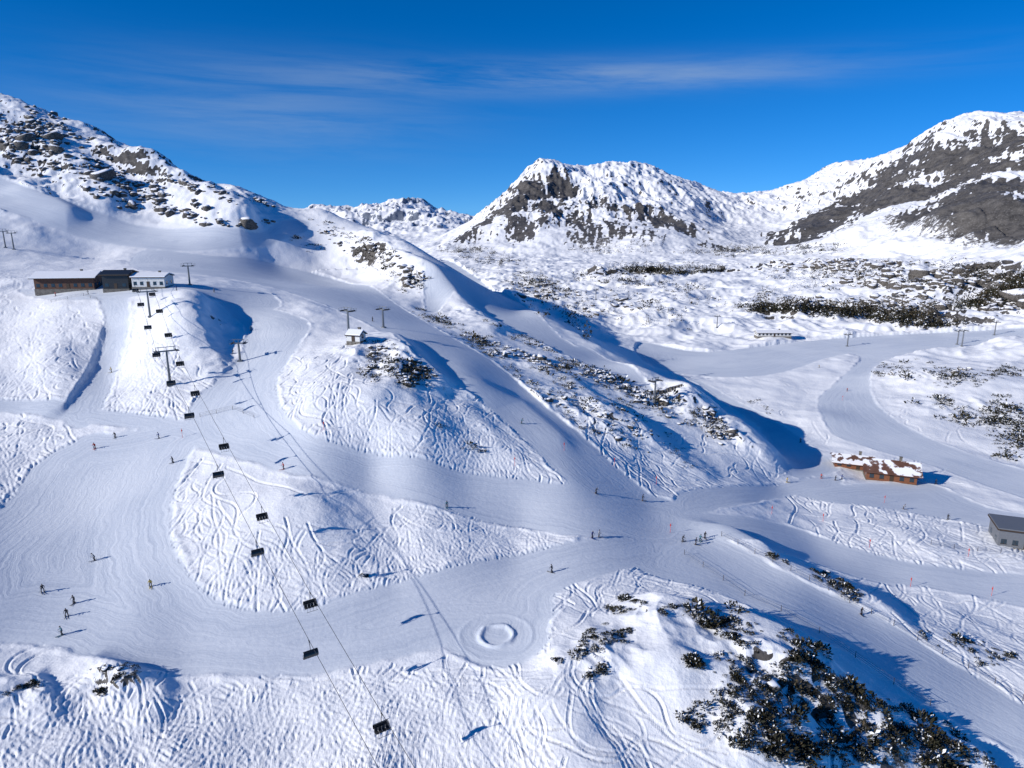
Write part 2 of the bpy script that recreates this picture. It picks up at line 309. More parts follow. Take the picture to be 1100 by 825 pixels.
# ------------------------------------------------------------ exposed rock mask
dzl=np.gradient(Hf,axis=0)/np.gradient(Lf)[:,None]/Rf; dza=np.gradient(Hf,axis=1)/np.gradient(Af)[None,:]/Rf
slope=np.hypot(dzl,dza)
def rz(u,v,rx):
    p=raycast([u],[v],Af,Lf,Hf)[0]; return np.exp(-((Xf-p[0])**2/(rx*rx)+(Yf-p[1])**2/((rx*2.2)**2)))
rock=np.zeros_like(Hf)
for u,v,rx,k in [(572,200,60,.95),(600,202,60,.9),(585,222,70,.75),(548,222,80,.8),(640,222,80,.6),(700,236,90,.75),(735,242,70,.75),(560,246,90,.7),(500,254,70,.7),(650,248,110,.7),(620,236,90,.7),(520,240,70,.7),(690,255,90,.6),
                 (870,242,80,1.05),(900,226,90,1.05),(930,212,90,1.05),(965,210,90,1.0),(995,205,80,.95),(920,245,90,1.),(970,238,90,1.),(1010,232,70,.9),(1050,165,100,.85),(1090,150,90,.8),(1010,175,70,.8),(1080,200,90,.95),(1040,215,70,.9),(1020,250,80,.85),(1085,235,80,.95),(1060,250,60,.8),(1095,262,60,.75),(780,270,60,.6),(850,262,80,.75),(960,185,70,.75),(1000,262,90,.8),(890,262,80,.8),(940,262,80,.8),(1070,180,70,.85)]:
    rock=np.maximum(rock,k*rz(u,v,rx))
azx=af*2000
rn=noise(Xf/60,Yf/150,40)*.35+noise((azx+wx*.4)/15,Rf/110,41)*.42+noise((azx)/7,Rf/40,42)*.35+noise(Xf/8,Yf/12,44)*.25
steep=sstep(.35,1.1,slope)
rk=mt*sstep(.36,.50,rock*.9+rn*.62+steep*.25-.06)*sstep(.05,.2,rock)
rk=np.maximum(rk,mt*sstep(.95,1.2,slope+rn*.6))
rk=np.maximum(rk,bas*sstep(.5,.75,slope+rn*.5+.2*N3))
rk=np.maximum(rk,fm*sstep(.62,.82,slope+.6*noise(Xf/60,Yf/120,43))*.7)
rk=np.maximum(rk,crag*sstep(.70,.95,slope+.35*N4+.15*N3))
# ------------------------------------------------------------ mesh
def new_obj(name,me,parent=None):
    o=bpy.data.objects.new(name,me); scene.collection.objects.link(o)
    if parent: o.parent=parent
    return o
nr=len(Lf); me=bpy.data.meshes.new('terrain')
co=np.stack([Xf,Yf,Hf+ZOFF],-1).reshape(-1,3).astype(np.float32)
me.vertices.add(len(co)); me.vertices.foreach_set('co',co.ravel())
i=np.arange(nr-1)[:,None]*nc+np.arange(nc-1)[None]
q=np.stack([i,i+1,i+nc+1,i+nc],-1).reshape(-1,4)[:, ::-1]
me.loops.add(q.size); me.polygons.add(len(q))
a0,b0,c0=co[q[0,0]],co[q[0,1]],co[q[0,2]]
if np.cross(b0-a0,c0-a0)[2]<0: q=q[:, ::-1]
me.loops.foreach_set('vertex_index',q.astype(np.int32).ravel()); me.polygons.foreach_set('loop_start',np.arange(0,q.size,4,dtype=np.int32))
me.polygons.foreach_set('use_smooth',np.ones(len(q),bool))
for nm,arr in [('piste',1-off),('sdf',SDf),('rock',rk),('far',fm)]:
    at=me.attributes.new(nm,'FLOAT','POINT'); at.data.foreach_set('value',arr.astype(np.float32).ravel())
me.update(); me.validate(); terrain=new_obj('snowy_mountain_terrain',me)
print('mesh',time.time()-T0)
Hs=sampler(Af,Lf,Hf)
def ground(u,v):
    p=raycast([u],[v],Af,Lf,Hf)[0]; return Vector((p[0],p[1],p[2]+ZOFF))
def gz(x,y): return float(Hs(np.array([x]),np.array([y]))[0])+ZOFF
# ------------------------------------------------------------ materials
def mat(name,col,rough=.6,metal=0,var=0.15,scale=3.0,obj=False):
    m=bpy.data.materials.new(name); m.use_nodes=True; nt=m.node_tree; b=nt.nodes['Principled BSDF']
    b.inputs['Roughness'].default_value=rough; b.inputs['Metallic'].default_value=metal
    nz=nt.nodes.new('ShaderNodeTexNoise'); nz.inputs['Scale'].default_value=scale
    tc=nt.nodes.new('ShaderNodeTexCoord'); nt.links.new(tc.outputs['Object'],nz.inputs['Vector'])
    mx=nt.nodes.new('ShaderNodeMix'); mx.data_type='RGBA'; mx.blend_type='MULTIPLY'; mx.inputs['Factor'].default_value=var*2
    if obj:
        oi=nt.nodes.new('ShaderNodeObjectInfo'); nt.links.new(oi.outputs['Color'],mx.inputs['A'])
    else: mx.inputs['A'].default_value=(*col,1)
    nt.links.new(nz.outputs['Fac'],mx.inputs['B']); nt.links.new(mx.outputs['Result'],b.inputs['Base Color'])
    return m
def N(nt,t,**k):
    x=nt.nodes.new(t)
    for a,b in k.items(): setattr(x,a,b)
    return x
def snow_mat():
    m=bpy.data.materials.new('snow_and_rock'); m.use_nodes=True; nt=m.node_tree; L=nt.links; b=nt.nodes['Principled BSDF']
    b.inputs['Roughness'].default_value=.65; b.inputs['Specular IOR Level'].default_value=.25
    ap=N(nt,'ShaderNodeAttribute',attribute_name='piste'); asd=N(nt,'ShaderNodeAttribute',attribute_name='sdf'); ar=N(nt,'ShaderNodeAttribute',attribute_name='rock'); af_=N(nt,'ShaderNodeAttribute',attribute_name='far')
    g=N(nt,'ShaderNodeNewGeometry')
    def noise_(scale,det=4,vec=None,rough=.55):
        x=N(nt,'ShaderNodeTexNoise'); x.inputs['Scale'].default_value=scale; x.inputs['Detail'].default_value=det; x.inputs['Roughness'].default_value=rough
        L.new(vec or g.outputs['Position'],x.inputs['Vector']); return x.outputs['Fac']
    def math_(op,a,b_=None,c=None):
        x=N(nt,'ShaderNodeMath',operation=op)
        for i_,v_ in enumerate((a,b_,c)):
            if v_ is None: continue
            if isinstance(v_,(int,float)): x.inputs[i_].default_value=v_
            else: L.new(v_,x.inputs[i_])
        return x.outputs[0]
    def mixc(f,a,b_,bt='MIX'):
        x=N(nt,'ShaderNodeMix',data_type='RGBA',blend_type=bt)
        for k_,v_ in (('Factor',f),('A',a),('B',b_)):
            if isinstance(v_,(int,float)): x.inputs[k_].default_value=v_
            elif isinstance(v_,tuple): x.inputs[k_].default_value=(*v_,1)
            else: L.new(v_,x.inputs[k_])
        return x.outputs['Result']
    def ramp(f,a,b_):
        x=N(nt,'ShaderNodeMapRange',interpolation_type='SMOOTHSTEP'); L.new(f,x.inputs['Value']); x.inputs['From Min'].default_value=a; x.inputs['From Max'].default_value=b_; return x.outputs['Result']
    warp=noise_(.05,2); wsd=math_('ADD',asd.outputs['Fac'],math_('MULTIPLY',warp,4.0))
    cmb=N(nt,'ShaderNodeCombineXYZ'); L.new(math_('MULTIPLY',wsd,1.4),cmb.inputs['X'])
    sx=N(nt,'ShaderNodeVectorMath',operation='SCALE'); L.new(g.outputs['Position'],sx.inputs[0]); sx.inputs['Scale'].default_value=.05
    ad=N(nt,'ShaderNodeVectorMath',operation='ADD'); L.new(cmb.outputs[0],ad.inputs[0]); L.new(sx.outputs[0],ad.inputs[1])
    st=noise_(1.0,5,ad.outputs[0],.65)
    n_big=noise_(.03,5); n_mid=noise_(.35,5); n_f=noise_(1.8,4)
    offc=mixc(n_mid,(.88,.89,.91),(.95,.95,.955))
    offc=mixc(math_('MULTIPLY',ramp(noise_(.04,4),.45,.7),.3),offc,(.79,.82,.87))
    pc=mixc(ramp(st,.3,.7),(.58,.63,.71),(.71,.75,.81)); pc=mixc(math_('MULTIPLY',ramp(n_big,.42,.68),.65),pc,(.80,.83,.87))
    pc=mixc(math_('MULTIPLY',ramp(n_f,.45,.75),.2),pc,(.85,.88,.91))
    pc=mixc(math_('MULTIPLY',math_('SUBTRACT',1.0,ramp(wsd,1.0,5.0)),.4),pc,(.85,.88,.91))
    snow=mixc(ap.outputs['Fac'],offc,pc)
    rc=mixc(ramp(noise_(.06,6,rough=.7),.3,.7),(.04,.037,.035),(.125,.115,.105)); rc=mixc(ramp(noise_(.5,4),.5,.75),rc,(.18,.172,.165))
    rc=mixc(math_('MULTIPLY',af_.outputs['Fac'],.6),rc,(.20,.25,.34))  # distance haze painted as a blue tint into the far range's rock colour
    rf=ramp(math_('ADD',ar.outputs['Fac'],math_('MULTIPLY',math_('SUBTRACT',noise_(.12,7,rough=.8),.5),1.5)),.42,.58)
    rf=math_('MULTIPLY',rf,ramp(ar.outputs['Fac'],.05,.3))
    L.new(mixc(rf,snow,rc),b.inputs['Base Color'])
    hgt=math_('ADD',math_('MULTIPLY',n_f,math_('SUBTRACT',.16,math_('MULTIPLY',ap.outputs['Fac'],.10))),math_('MULTIPLY',math_('MULTIPLY',st,ap.outputs['Fac']),.16))
    hgt=math_('ADD',hgt,math_('MULTIPLY',noise_(.8,3),math_('SUBTRACT',.22,math_('MULTIPLY',ap.outputs['Fac'],.12))))
    bp=N(nt,'ShaderNodeBump'); bp.inputs['Strength'].default_value=.55; bp.inputs['Distance'].default_value=1.0; L.new(hgt,bp.inputs['Height']); L.new(bp.outputs[0],b.inputs['Normal'])
    return m
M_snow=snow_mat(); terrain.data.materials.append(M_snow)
def snowtop_mat(name,c1,c2,lo,hi,scale,nw):
    m=bpy.data.materials.new(name); m.use_nodes=True; nt=m.node_tree; L=nt.links; b=nt.nodes['Principled BSDF']; b.inputs['Roughness'].default_value=.85
    g=N(nt,'ShaderNodeNewGeometry'); nz=N(nt,'ShaderNodeTexNoise'); nz.inputs['Scale'].default_value=scale; nz.inputs['Detail'].default_value=6; L.new(g.outputs['Position'],nz.inputs['Vector'])
    cr_=N(nt,'ShaderNodeValToRGB'); cr_.color_ramp.elements[0].position=.35; cr_.color_ramp.elements[0].color=(*c1,1); cr_.color_ramp.elements[1].position=.7; cr_.color_ramp.elements[1].color=(*c2,1); L.new(nz.outputs['Fac'],cr_.inputs[0])
    sp=N(nt,'ShaderNodeSeparateXYZ'); L.new(g.outputs['Normal'],sp.inputs[0]); ad=N(nt,'ShaderNodeMath',operation='ADD'); L.new(sp.outputs['Z'],ad.inputs[0]); 
    n2=N(nt,'ShaderNodeMath',operation='MULTIPLY'); L.new(nz.outputs['Fac'],n2.inputs[0]); n2.inputs[1].default_value=nw; L.new(n2.outputs[0],ad.inputs[1])
    mr=N(nt,'ShaderNodeMapRange'); L.new(ad.outputs[0],mr.inputs['Value']); mr.inputs['From Min'].default_value=lo; mr.inputs['From Max'].default_value=hi
    mx=N(nt,'ShaderNodeMix',data_type='RGBA'); L.new(mr.outputs[0],mx.inputs['Factor']); L.new(cr_.outputs[0],mx.inputs['A']); mx.inputs['B'].default_value=(.88,.89,.92,1); L.new(mx.outputs['Result'],b.inputs['Base Color'])
    return m
def leaf_mat():
    m=bpy.data.materials.new('dwarf_pine_needles'); m.use_nodes=True; nt=m.node_tree; L=nt.links; b=nt.nodes['Principled BSDF']; b.inputs['Roughness'].default_value=.8; b.inputs['Specular IOR Level'].default_value=.2
    a=N(nt,'ShaderNodeAttribute',attribute_name='shade'); r=N(nt,'ShaderNodeValToRGB'); e=r.color_ramp.elements
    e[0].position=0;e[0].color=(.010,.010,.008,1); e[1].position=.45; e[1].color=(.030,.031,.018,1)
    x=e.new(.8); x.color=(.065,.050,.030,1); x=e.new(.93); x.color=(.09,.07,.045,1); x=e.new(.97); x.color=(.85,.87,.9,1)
    L.new(a.outputs['Fac'],r.inputs[0]); L.new(r.outputs[0],b.inputs['Base Color']); return m
M_rock=snowtop_mat('boulder_rock',(.03,.027,.024),(.15,.135,.12),.85,1.0,1.2,.5); M_leaf=leaf_mat()
# ------------------------------------------------------------ vegetation and boulders
def tri_mesh(name,co,faces,m,shade=None,smooth=False):
    me=bpy.data.meshes.new(name); k=faces.shape[1]; me.vertices.add(len(co)); me.vertices.foreach_set('co',co.astype(np.float32).ravel())
    me.loops.add(faces.size); me.polygons.add(len(faces)); me.loops.foreach_set('vertex_index',faces.astype(np.int32).ravel()); me.polygons.foreach_set('loop_start',np.arange(0,faces.size,k,dtype=np.int32))
    if shade is not None:
        at=me.attributes.new('shade','FLOAT','POINT'); at.data.foreach_set('value',shade.astype(np.float32))
    me.update(); me.materials.append(m); return new_obj(name,me)
def scatter(zs,cl=7):
    U=[];Vv=[];S=[]
    for cx,cy,rx,ry,k,s,ang in zs:
        nc_=max(2,int(k/cl)); ca1=rng.uniform(0,2*math.pi,nc_); cq=rng.uniform(0,1,nc_)**.6; pick=rng.integers(0,nc_,k)
        x=rx*cq*np.cos(ca1); y=ry*cq*np.sin(ca1); x=x[pick]+rng.normal(0,rx*.15,k); y=y[pick]+rng.normal(0,ry*.18,k); an=math.radians(ang)
        U.append(cx+x*math.cos(an)-y*math.sin(an)); Vv.append(cy+x*math.sin(an)+y*math.cos(an)); S.append(s*rng.lognormal(0,.5,k))
    U=np.concatenate(U);Vv=np.concatenate(Vv);S=np.concatenate(S)
    p=raycast(U,Vv,Af,Lf,Hf); sd=SDs(p[:,0],p[:,1]); ok=(sd<-1.2)&(p[:,1]>30); return p[ok],S[ok]
def bushes(name,zs,nleaf,tree=0,fat=1.0,snow=.10,cl=7):
    p,S=scatter(zs,cl); CO=[];SH=[]
    for c,s in zip(p,S):
        s=min(s,6.5); nl=int(nleaf*(.6+.6*rng.random())); 
        e=rng.uniform(0,2*math.pi,nl); rad=np.sqrt(rng.uniform(0,1,nl)); el=rng.uniform(.8,1.3)
        dirx=np.cos(e)*rad; diry=np.sin(e)*rad; lob=1+.35*np.sin(e*3+rng.uniform(0,6))
        if tree and rng.random()<tree:
            hh=rng.uniform(0,1,nl); w_=(1-hh)*.33*(.7+.6*rng.random(nl)); base=np.stack([np.cos(e)*w_*s,np.sin(e)*w_*s,hh*s*1.5],1)
            d=np.stack([np.cos(e),np.sin(e),-.1+.2*rng.random(nl)],1); ln=s*.2*rng.uniform(.6,1.3,nl)
        else:
            base=np.stack([dirx*s*.6*lob*el,diry*s*.6*lob/el,(rng.uniform(0,.55,nl)*(1.1-rad))*s],1)
            d=np.stack([dirx+rng.normal(0,.3,nl),diry+rng.normal(0,.3,nl),.55+rng.normal(0,.3,nl)],1); ln=s*.26*rng.uniform(.5,1.4,nl)
        d/=np.linalg.norm(d,axis=1)[:,None]
        sd_=np.cross(d,rng.normal(0,1,(nl,3))); sd_/=np.linalg.norm(sd_,axis=1)[:,None]; wd=ln*.42*fat
        o=base+c+np.array([0,0,ZOFF-.1*s])
        q4=np.stack([o-sd_*wd[:,None]*.3,o+d*ln[:,None]*.6-sd_*wd[:,None]*.5,o+d*ln[:,None],o+d*ln[:,None]*.55+sd_*wd[:,None]*.5],1)
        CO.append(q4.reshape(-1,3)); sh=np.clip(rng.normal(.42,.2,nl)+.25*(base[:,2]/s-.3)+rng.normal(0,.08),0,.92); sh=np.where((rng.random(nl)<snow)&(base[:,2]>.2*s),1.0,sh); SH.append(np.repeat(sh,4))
    co=np.concatenate(CO); return tri_mesh(name,co,np.arange(len(co)).reshape(-1,4),M_leaf,np.concatenate(SH))
bushes('dwarf_pine_shrubs',[(690,650,38,10,34,.75,0),(640,690,42,14,40,.75,-25),(640,722,10,8,12,1.0,0),(780,680,45,22,60,.85,25),(745,712,10,10,14,.9,0),(855,695,30,12,40,1.0,20),(850,745,95,30,130,.8,30),(795,775,45,32,80,.9,-50),(870,805,65,18,100,1.0,10),(950,770,60,20,90,.95,30),(1010,795,60,18,70,.85,30),(740,770,30,20,20,.6,0),(900,740,50,14,50,.85,30),(980,815,60,10,40,.9,10),(840,770,70,35,60,.6,20),
  (905,632,40,7,60,.85,28),(840,600,20,4,12,.7,25),(1030,690,70,10,46,.5,8),(1070,705,40,10,26,.55,0),(130,722,40,8,22,.6,-10),(20,740,28,3,12,.6,-10),(110,735,8,8,6,.8,0),(385,620,12,3,6,.6,0),(205,705,8,3,3,.6,0)],165,snow=.14,cl=3.2)
bushes('mountain_pine_scrub',[(425,398,38,20,90,1.4,5),(395,375,30,14,34,1.2,0),(440,402,16,9,36,1.8,0),(385,262,45,14,100,2.,25),(440,298,35,16,80,1.9,35),(245,250,40,7,40,1.8,5),(330,262,35,7,24,1.8,0),
  (560,385,80,14,160,1.4,15),(630,402,40,10,90,1.4,15),(500,362,50,10,60,1.3,20),(700,428,55,14,120,1.4,30),(760,452,28,10,70,1.4,40),(640,430,50,15,80,1.1,20),(540,410,30,14,60,1.3,30),(600,440,45,16,60,.9,30),(660,460,50,14,56,.8,30),(490,470,30,14,24,.7,30),(720,480,40,12,30,.7,35),
  (985,400,60,12,110,2.0,8),(1030,440,45,14,110,1.9,10),(1085,460,22,35,130,2.2,0),(930,395,30,8,30,1.8,0),(1060,400,45,8,80,2,0),(780,400,40,8,16,1.8,0),(320,300,40,8,26,1.2,10),(380,320,60,10,40,1.4,15),(470,345,40,10,40,1.5,25),(220,290,40,5,16,1.4,0),(820,440,30,8,14,1.3,10),(560,360,40,10,50,1.6,20)],36,fat=1.2,cl=5)
bushes('conifer_forest',[(700,291,62,4,420,6,0),(660,300,60,5,120,5,5),(745,290,40,4,130,6,0),(860,334,70,5,430,4.2,2),(940,337,70,6,430,4.2,2),(830,330,50,4,170,4.2,0),(985,345,45,5,280,4.0,4),(1085,312,35,10,600,4.8,-25),(1050,325,50,4,240,4.2,-5),(560,300,60,8,140,4.5,10),(520,276,50,7,200,5.5,15),(620,320,80,20,160,3.4,10),(700,325,90,16,120,3.2,5),(780,270,50,6,200,6,0),(860,268,60,7,160,6,0),(960,290,100,10,150,5.,0),(600,345,40,14,70,2.6,25),(690,350,60,14,50,2.2,10),(500,268,25,4,80,6,0),(700,268,90,6,120,6,0),(880,300,110,12,130,4.5,0),(1040,300,50,12,150,4.5,0),(1000,330,60,8,90,4,0),(780,310,80,12,60,3.2,0)],20,tree=.5,fat=1.9,snow=.08,cl=14)
def boulders(name,zs,sub):
    p,S=scatter(zs); var=[]
    for k in range(9):
        bm=bmesh.new(); bmesh.ops.create_icosphere(bm,subdivisions=sub,radius=1); c=np.array([v.co[:] for v in bm.verts]); f=np.array([[v.index for v in fc.verts] for fc in bm.faces]); bm.free()
        for _ in range(12):
            nrm=rng.normal(0,1,3); nrm/=np.linalg.norm(nrm); dd=rng.uniform(.5,.85); pr=c@nrm; c=c-np.maximum(pr-dd,0)[:,None]*nrm
        c=c*rng.uniform([.8,.8,.45],[1.2,1.2,.85]); c+=rng.normal(0,.02,c.shape); var.append((c,f))
    CO=[];FA=[];o=0
    for c,s in zip(p,S):
        v_,f_=var[rng.integers(9)]; a=rng.uniform(0,6.28); R=np.array([[math.cos(a),-math.sin(a),0],[math.sin(a),math.cos(a),0],[0,0,1]])
        CO.append(v_@R.T*s*.6+c+np.array([0,0,ZOFF+.05*s])); FA.append(f_+o); o+=len(v_)
    return tri_mesh(name,np.concatenate(CO),np.concatenate(FA),M_rock)
boulders('rock_outcrops',[(60,165,75,30,150,3.4,25),(120,200,70,20,120,3.2,20),(30,145,40,22,60,3.6,30),(190,220,60,14,90,3.,20),(200,200,50,8,60,2.6,20),(20,205,50,10,30,2.2,15),(260,212,40,6,26,2.6,15),(270,240,40,6,26,1.8,0),(385,262,45,12,60,2.2,25),(440,298,30,12,50,2.2,35),(425,395,36,18,60,1.4,0),(400,375,25,8,24,1.2,0),(560,385,70,10,80,1.4,15),(700,430,50,10,90,1.4,30),(765,455,25,10,60,1.4,40),(640,400,40,8,60,1.4,15),(600,435,70,18,70,1.0,25),(680,460,50,14,50,.9,30),
 (640,700,40,16,10,.5,0),(850,745,80,26,26,.6,30),(780,690,30,15,10,.5,0),(910,632,35,6,10,.7,28),(20,741,30,3,8,.7,-10),(130,722,35,6,8,.7,0),(620,320,70,18,120,3.,10),(1000,300,90,12,200,5,0),(985,400,60,10,30,1.5,0),(60,135,50,12,50,3.2,20),(940,325,90,8,120,4,0),(1080,325,40,8,120,4,0),(900,285,90,8,120,5,0)],2)
print('veg',time.time()-T0)
# ------------------------------------------------------------ mesh builder for man-made things
class MB:
    def __init__(s): s.bm=bmesh.new()
    def _m(s,f0,mi):
        s.bm.faces.ensure_lookup_table()
        for f in s.bm.faces[f0:]: f.material_index=mi
    def box(s,c,sz,mi=0,rot=None,bev=0):
        f0=len(s.bm.faces); r=bmesh.ops.create_cube(s.bm,size=1); M_=Matrix.Translation(c)@(rot.to_4x4() if rot else Matrix())@Matrix.Diagonal((*sz,1)); bmesh.ops.transform(s.bm,matrix=M_,verts=r['verts'])
        s._m(f0,mi); return s
    def cyl(s,a,b,r1,r2=None,mi=0,n=8):
        a=Vector(a);b=Vector(b);d=b-a; f0=len(s.bm.faces); r=bmesh.ops.create_cone(s.bm,cap_ends=True,segments=n,radius1=r1,radius2=r1 if r2 is None else r2,depth=d.length)
        bmesh.ops.transform(s.bm,matrix=Matrix.Translation((a+b)/2)@d.to_track_quat('Z','Y').to_matrix().to_4x4(),verts=r['verts']); s._m(f0,mi); return s
    def sph(s,c,sz,mi=0,u=12,v=8,rot=None):
        f0=len(s.bm.faces); r=bmesh.ops.create_uvsphere(s.bm,u_segments=u,v_segments=v,radius=1); bmesh.ops.transform(s.bm,matrix=Matrix.Translation(c)@(rot.to_4x4() if rot else Matrix())@Matrix.Diagonal((*sz,1)),verts=r['verts']); s._m(f0,mi); return s
    def prism(s,prof,y0,y1,mi=0):
        a=[s.bm.verts.new((x,y0,z)) for x,z in prof]; b=[s.bm.verts.new((x,y1,z)) for x,z in prof]; n_=len(prof); fs=[s.bm.faces.new(a),s.bm.faces.new(b[::-1])]+[s.bm.faces.new((a[i_],b[i_],b[(i_+1)%n_],a[(i_+1)%n_])) for i_ in range(n_)]
        for f in fs: f.material_index=mi
        return s
    def mesh(s,name,mats):
        bmesh.ops.recalc_face_normals(s.bm,faces=s.bm.faces); me=bpy.data.meshes.new(name); s.bm.to_mesh(me); s.bm.free()
        for m in mats: me.materials.append(m)
        return me
dark=mat('dark_painted_steel',(.03,.032,.035),.45,.3); steel=mat('galvanised_steel',(.22,.23,.24),.45,.6); wood=mat('brown_timber',(.24,.09,.04),.7,0,.3,2); wood3=mat('weathered_brown_timber',(.13,.055,.03),.7,0,.3,2); wood2=mat('dark_timber',(.06,.035,.02),.7,0,.3,2)
white=mat('white_render',(.72,.72,.70),.8); roofsnow=mat('roof_snow',(.88,.89,.92),.7,0,.05); glass=mat('window_glass',(.03,.05,.07),.08); grey=mat('grey_cladding',(.16,.17,.19),.5); bub=mat('chair_bubble',(.02,.025,.03),.12)
redp=mat('red_pole_paint',(.75,.05,.02),.5); padm=mat('seat_padding',(.03,.03,.035),.8); stone=mat('stone_wall',(.25,.23,.2),.9,0,.4,1); rope=mat('fence_netting',(.12,.12,.13),.8)
patchroof=snowtop_mat('patchy_snow_shingle_roof',(.10,.045,.03),(.18,.09,.065),1.38,1.43,.35,1.0)
# ---- chairlift
def camp(u,v,dep):
    x=(u-550)/F*dep; y=(412.5-v)/F*dep
    return Vector((x,CT*dep+ST*y,CT*y-ST*dep+ZOFF))
LB=[camp(410,766,95),camp(333,636,117.8),camp(281,544,140.6),camp(240,470,163.4),camp(209,414,186.2)]
LA=[camp(332,688,107),camp(275,581,127),camp(233,499,147.5),camp(202,437,168)]
pyl=ground(183,414)
dirB=(LB[4]-LB[0]); dirB.z=0; dirB.normalize(); perp=Vector((dirB.y,-dirB.x,0))
stn=ground(150,309)
def ext(Lp,off_):
    d0=Lp[0]-(Lp[1]-Lp[0])*2.2; d0.z-=-1
    tops=[pyl+Vector((0,0,10.6))+perp*off_, stn+(pyl-stn)*.45+perp*off_+Vector((0,0,9.5)), stn+perp*off_+Vector((0,0,5))]
    return [d0]+Lp+tops
ca_=ext(LA,-2.6); cb_=ext(LB,2.6)
def cable(pts,name,r=.04):
    cu=bpy.data.curves.new(name,'CURVE'); cu.dimensions='3D'; cu.bevel_depth=r; cu.bevel_resolution=1; sp=cu.splines.new('POLY'); sp.points.add(len(pts)-1)
    for i_,p_ in enumerate(pts): sp.points[i_].co=(*p_,1)
    cu.materials.append(dark); return new_obj(name,cu)
cable(ca_,'chairlift_cable'); cable(cb_,'chairlift_cable')
def chair_mesh():
    b=MB()
    b.cyl((0,0,.12),(0,0,-.25),.07,mi=0); b.box((0,0,0),(.12,.5,.2),0)
    b.cyl((0,0,-.2),(0,-.28,-.9),.045,mi=0); b.cyl((0,-.28,-.9),(0,-.28,-1.75),.045,mi=0); b.cyl((-1.05,-.28,-1.75),(1.05,-.28,-1.75),.045,mi=0)
    for x in (-1.05,1.05,-.35,.35): b.cyl((x,-.28,-1.75),(x,-.30,-2.65),.035,mi=0); b.cyl((x,-.30,-2.65),(x,.28,-2.72),.03,mi=0)
    for i_ in range(4):
        x=-.78+i_*.52; b.box((x,.0,-2.62),(.47,.52,.10),1); b.box((x,-.27,-2.25),(.47,.09,.66),1,Matrix.Rotation(math.radians(-8),3,'X'))
        b.cyl((x,.38,-2.45),(x,.55,-3.15),.02,mi=0)
    b.cyl((-1.05,.38,-2.4),(1.05,.38,-2.4),.03,mi=0); b.cyl((-.95,.55,-3.15),(.95,.55,-3.15),.03,mi=0)
    for x in (-1.05,1.05): b.cyl((x,-.3,-2.0),(x,.38,-2.4),.03,mi=0)
    prof=[]; 
    for k in range(7):
        t=math.radians(95+k*20); prof.append((math.cos(t),math.sin(t)))
    vs1=[[b.bm.verts.new((x,-.12+.62*c_,-2.0+.62*s_)) for c_,s_ in prof] for x in (-1.1,-.6,0,.6,1.1)]
    for i_ in range(4):
        for k in range(6):
            f=b.bm.faces.new((vs1[i_][k],vs1[i_+1][k],vs1[i_+1][k+1],vs1[i_][k+1])); f.material_index=2
    return b.mesh('lift_chair',[dark,padm,bub])
cm=chair_mesh(); angB=math.atan2(dirB.x,dirB.y)
chairs=[(p_,0) for p_ in LA]+[(p_,1) for p_ in LB]
def lerp_along(pts,d):
    for a,b in zip(pts[:-1],pts[1:]):
        l=(b-a).length
        if d<=l: return a.lerp(b,d/l)
        d-=l
    return pts[-1]
for pts,side in ((ca_[4:],0),(cb_[5:],1)):
    tot=sum((b-a).length for a,b in zip(pts[:-1],pts[1:])); d=26.0 if side==0 else 24.
    while d<tot-12: chairs.append((lerp_along(pts,d),side)); d+=27
for p_,s_ in chairs:
    o=new_obj('lift_chair',cm); o.location=p_-Vector((0,0,.12)); o.rotation_euler=(0,0,-angB+(math.pi if s_ else 0))
def pylon_mesh(h,arm=3.0):
    b=MB(); b.cyl((0,0,-1.5),(0,0,h),.42,.26,0,14); b.box((0,0,.1),(1.5,1.5,.5),3); b.box((0,0,h-.1),(arm*2,.35,.4),0); b.box((0,0,h+1.1),(arm*1.7,.16,.16),0)
    for x in (-arm*.7,0,arm*.7): b.box((x,0,h+.5),(.14,.14,1.2),0)
    for sx_ in (-1,1):
        x=sx_*(arm-.4); b.box((x,0,h+.12),(.12,3.4,.26),1)
        for k in range(6): b.cyl((x-.1,-1.5+k*.6,h+.0),(x+.1,-1.5+k*.6,h+.0),.24,mi=2,n=12)
        b.box((x+sx_*.5,0,h-.12),(.6,3.2,.05),1)
        for yy in (-1.5,0,1.5): b.cyl((x+sx_*.78,yy,h-.12),(x+sx_*.78,yy,h+.9),.025,mi=1)
        b.cyl((x+sx_*.78,-1.5,h+.9),(x+sx_*.78,1.5,h+.9),.025,mi=1)
    for k in range(int(h/.5)): b.cyl((-.18,-.5,.6+k*.5),(.18,-.5,.6+k*.5),.02,mi=1,n=5)
    for x in (-.2,.2): b.cyl((x,-.5,.3),(x,-.5,h),.025,mi=1,n=5)
    return b.mesh('chairlift_pylon',[steel,dark,padm,stone])
def pylon(u,v,h,rot=None,arm=3.0):
    o=new_obj('chairlift_pylon',pylon_mesh(h,arm)); o.location=ground(u,v); o.rotation_euler=(0,0,-angB if rot is None else rot); return o
o=pylon(183,414,10.5)
pm=stn+(pyl-stn)*.45; o=pylon(150,350,9.2); o.location=(pm.x,pm.y,gz(pm.x,pm.y))
for q_ in [(6,266,9,.4),(15,268,9,.4),(204,306,8,.2),(375,362,9,-.5),(412,352,7,-.5),(1033,372,10,.3),(1028,370,9,.3),(703,432,8,.6),(258,388,6,.1),(910,372,8,.2),(770,352,9,.2),(960,330,9,.2),(1068,360,9,.3),(640,322,9,.4)]: pylon(q_[0],q_[1],q_[2],q_[3],2.2)
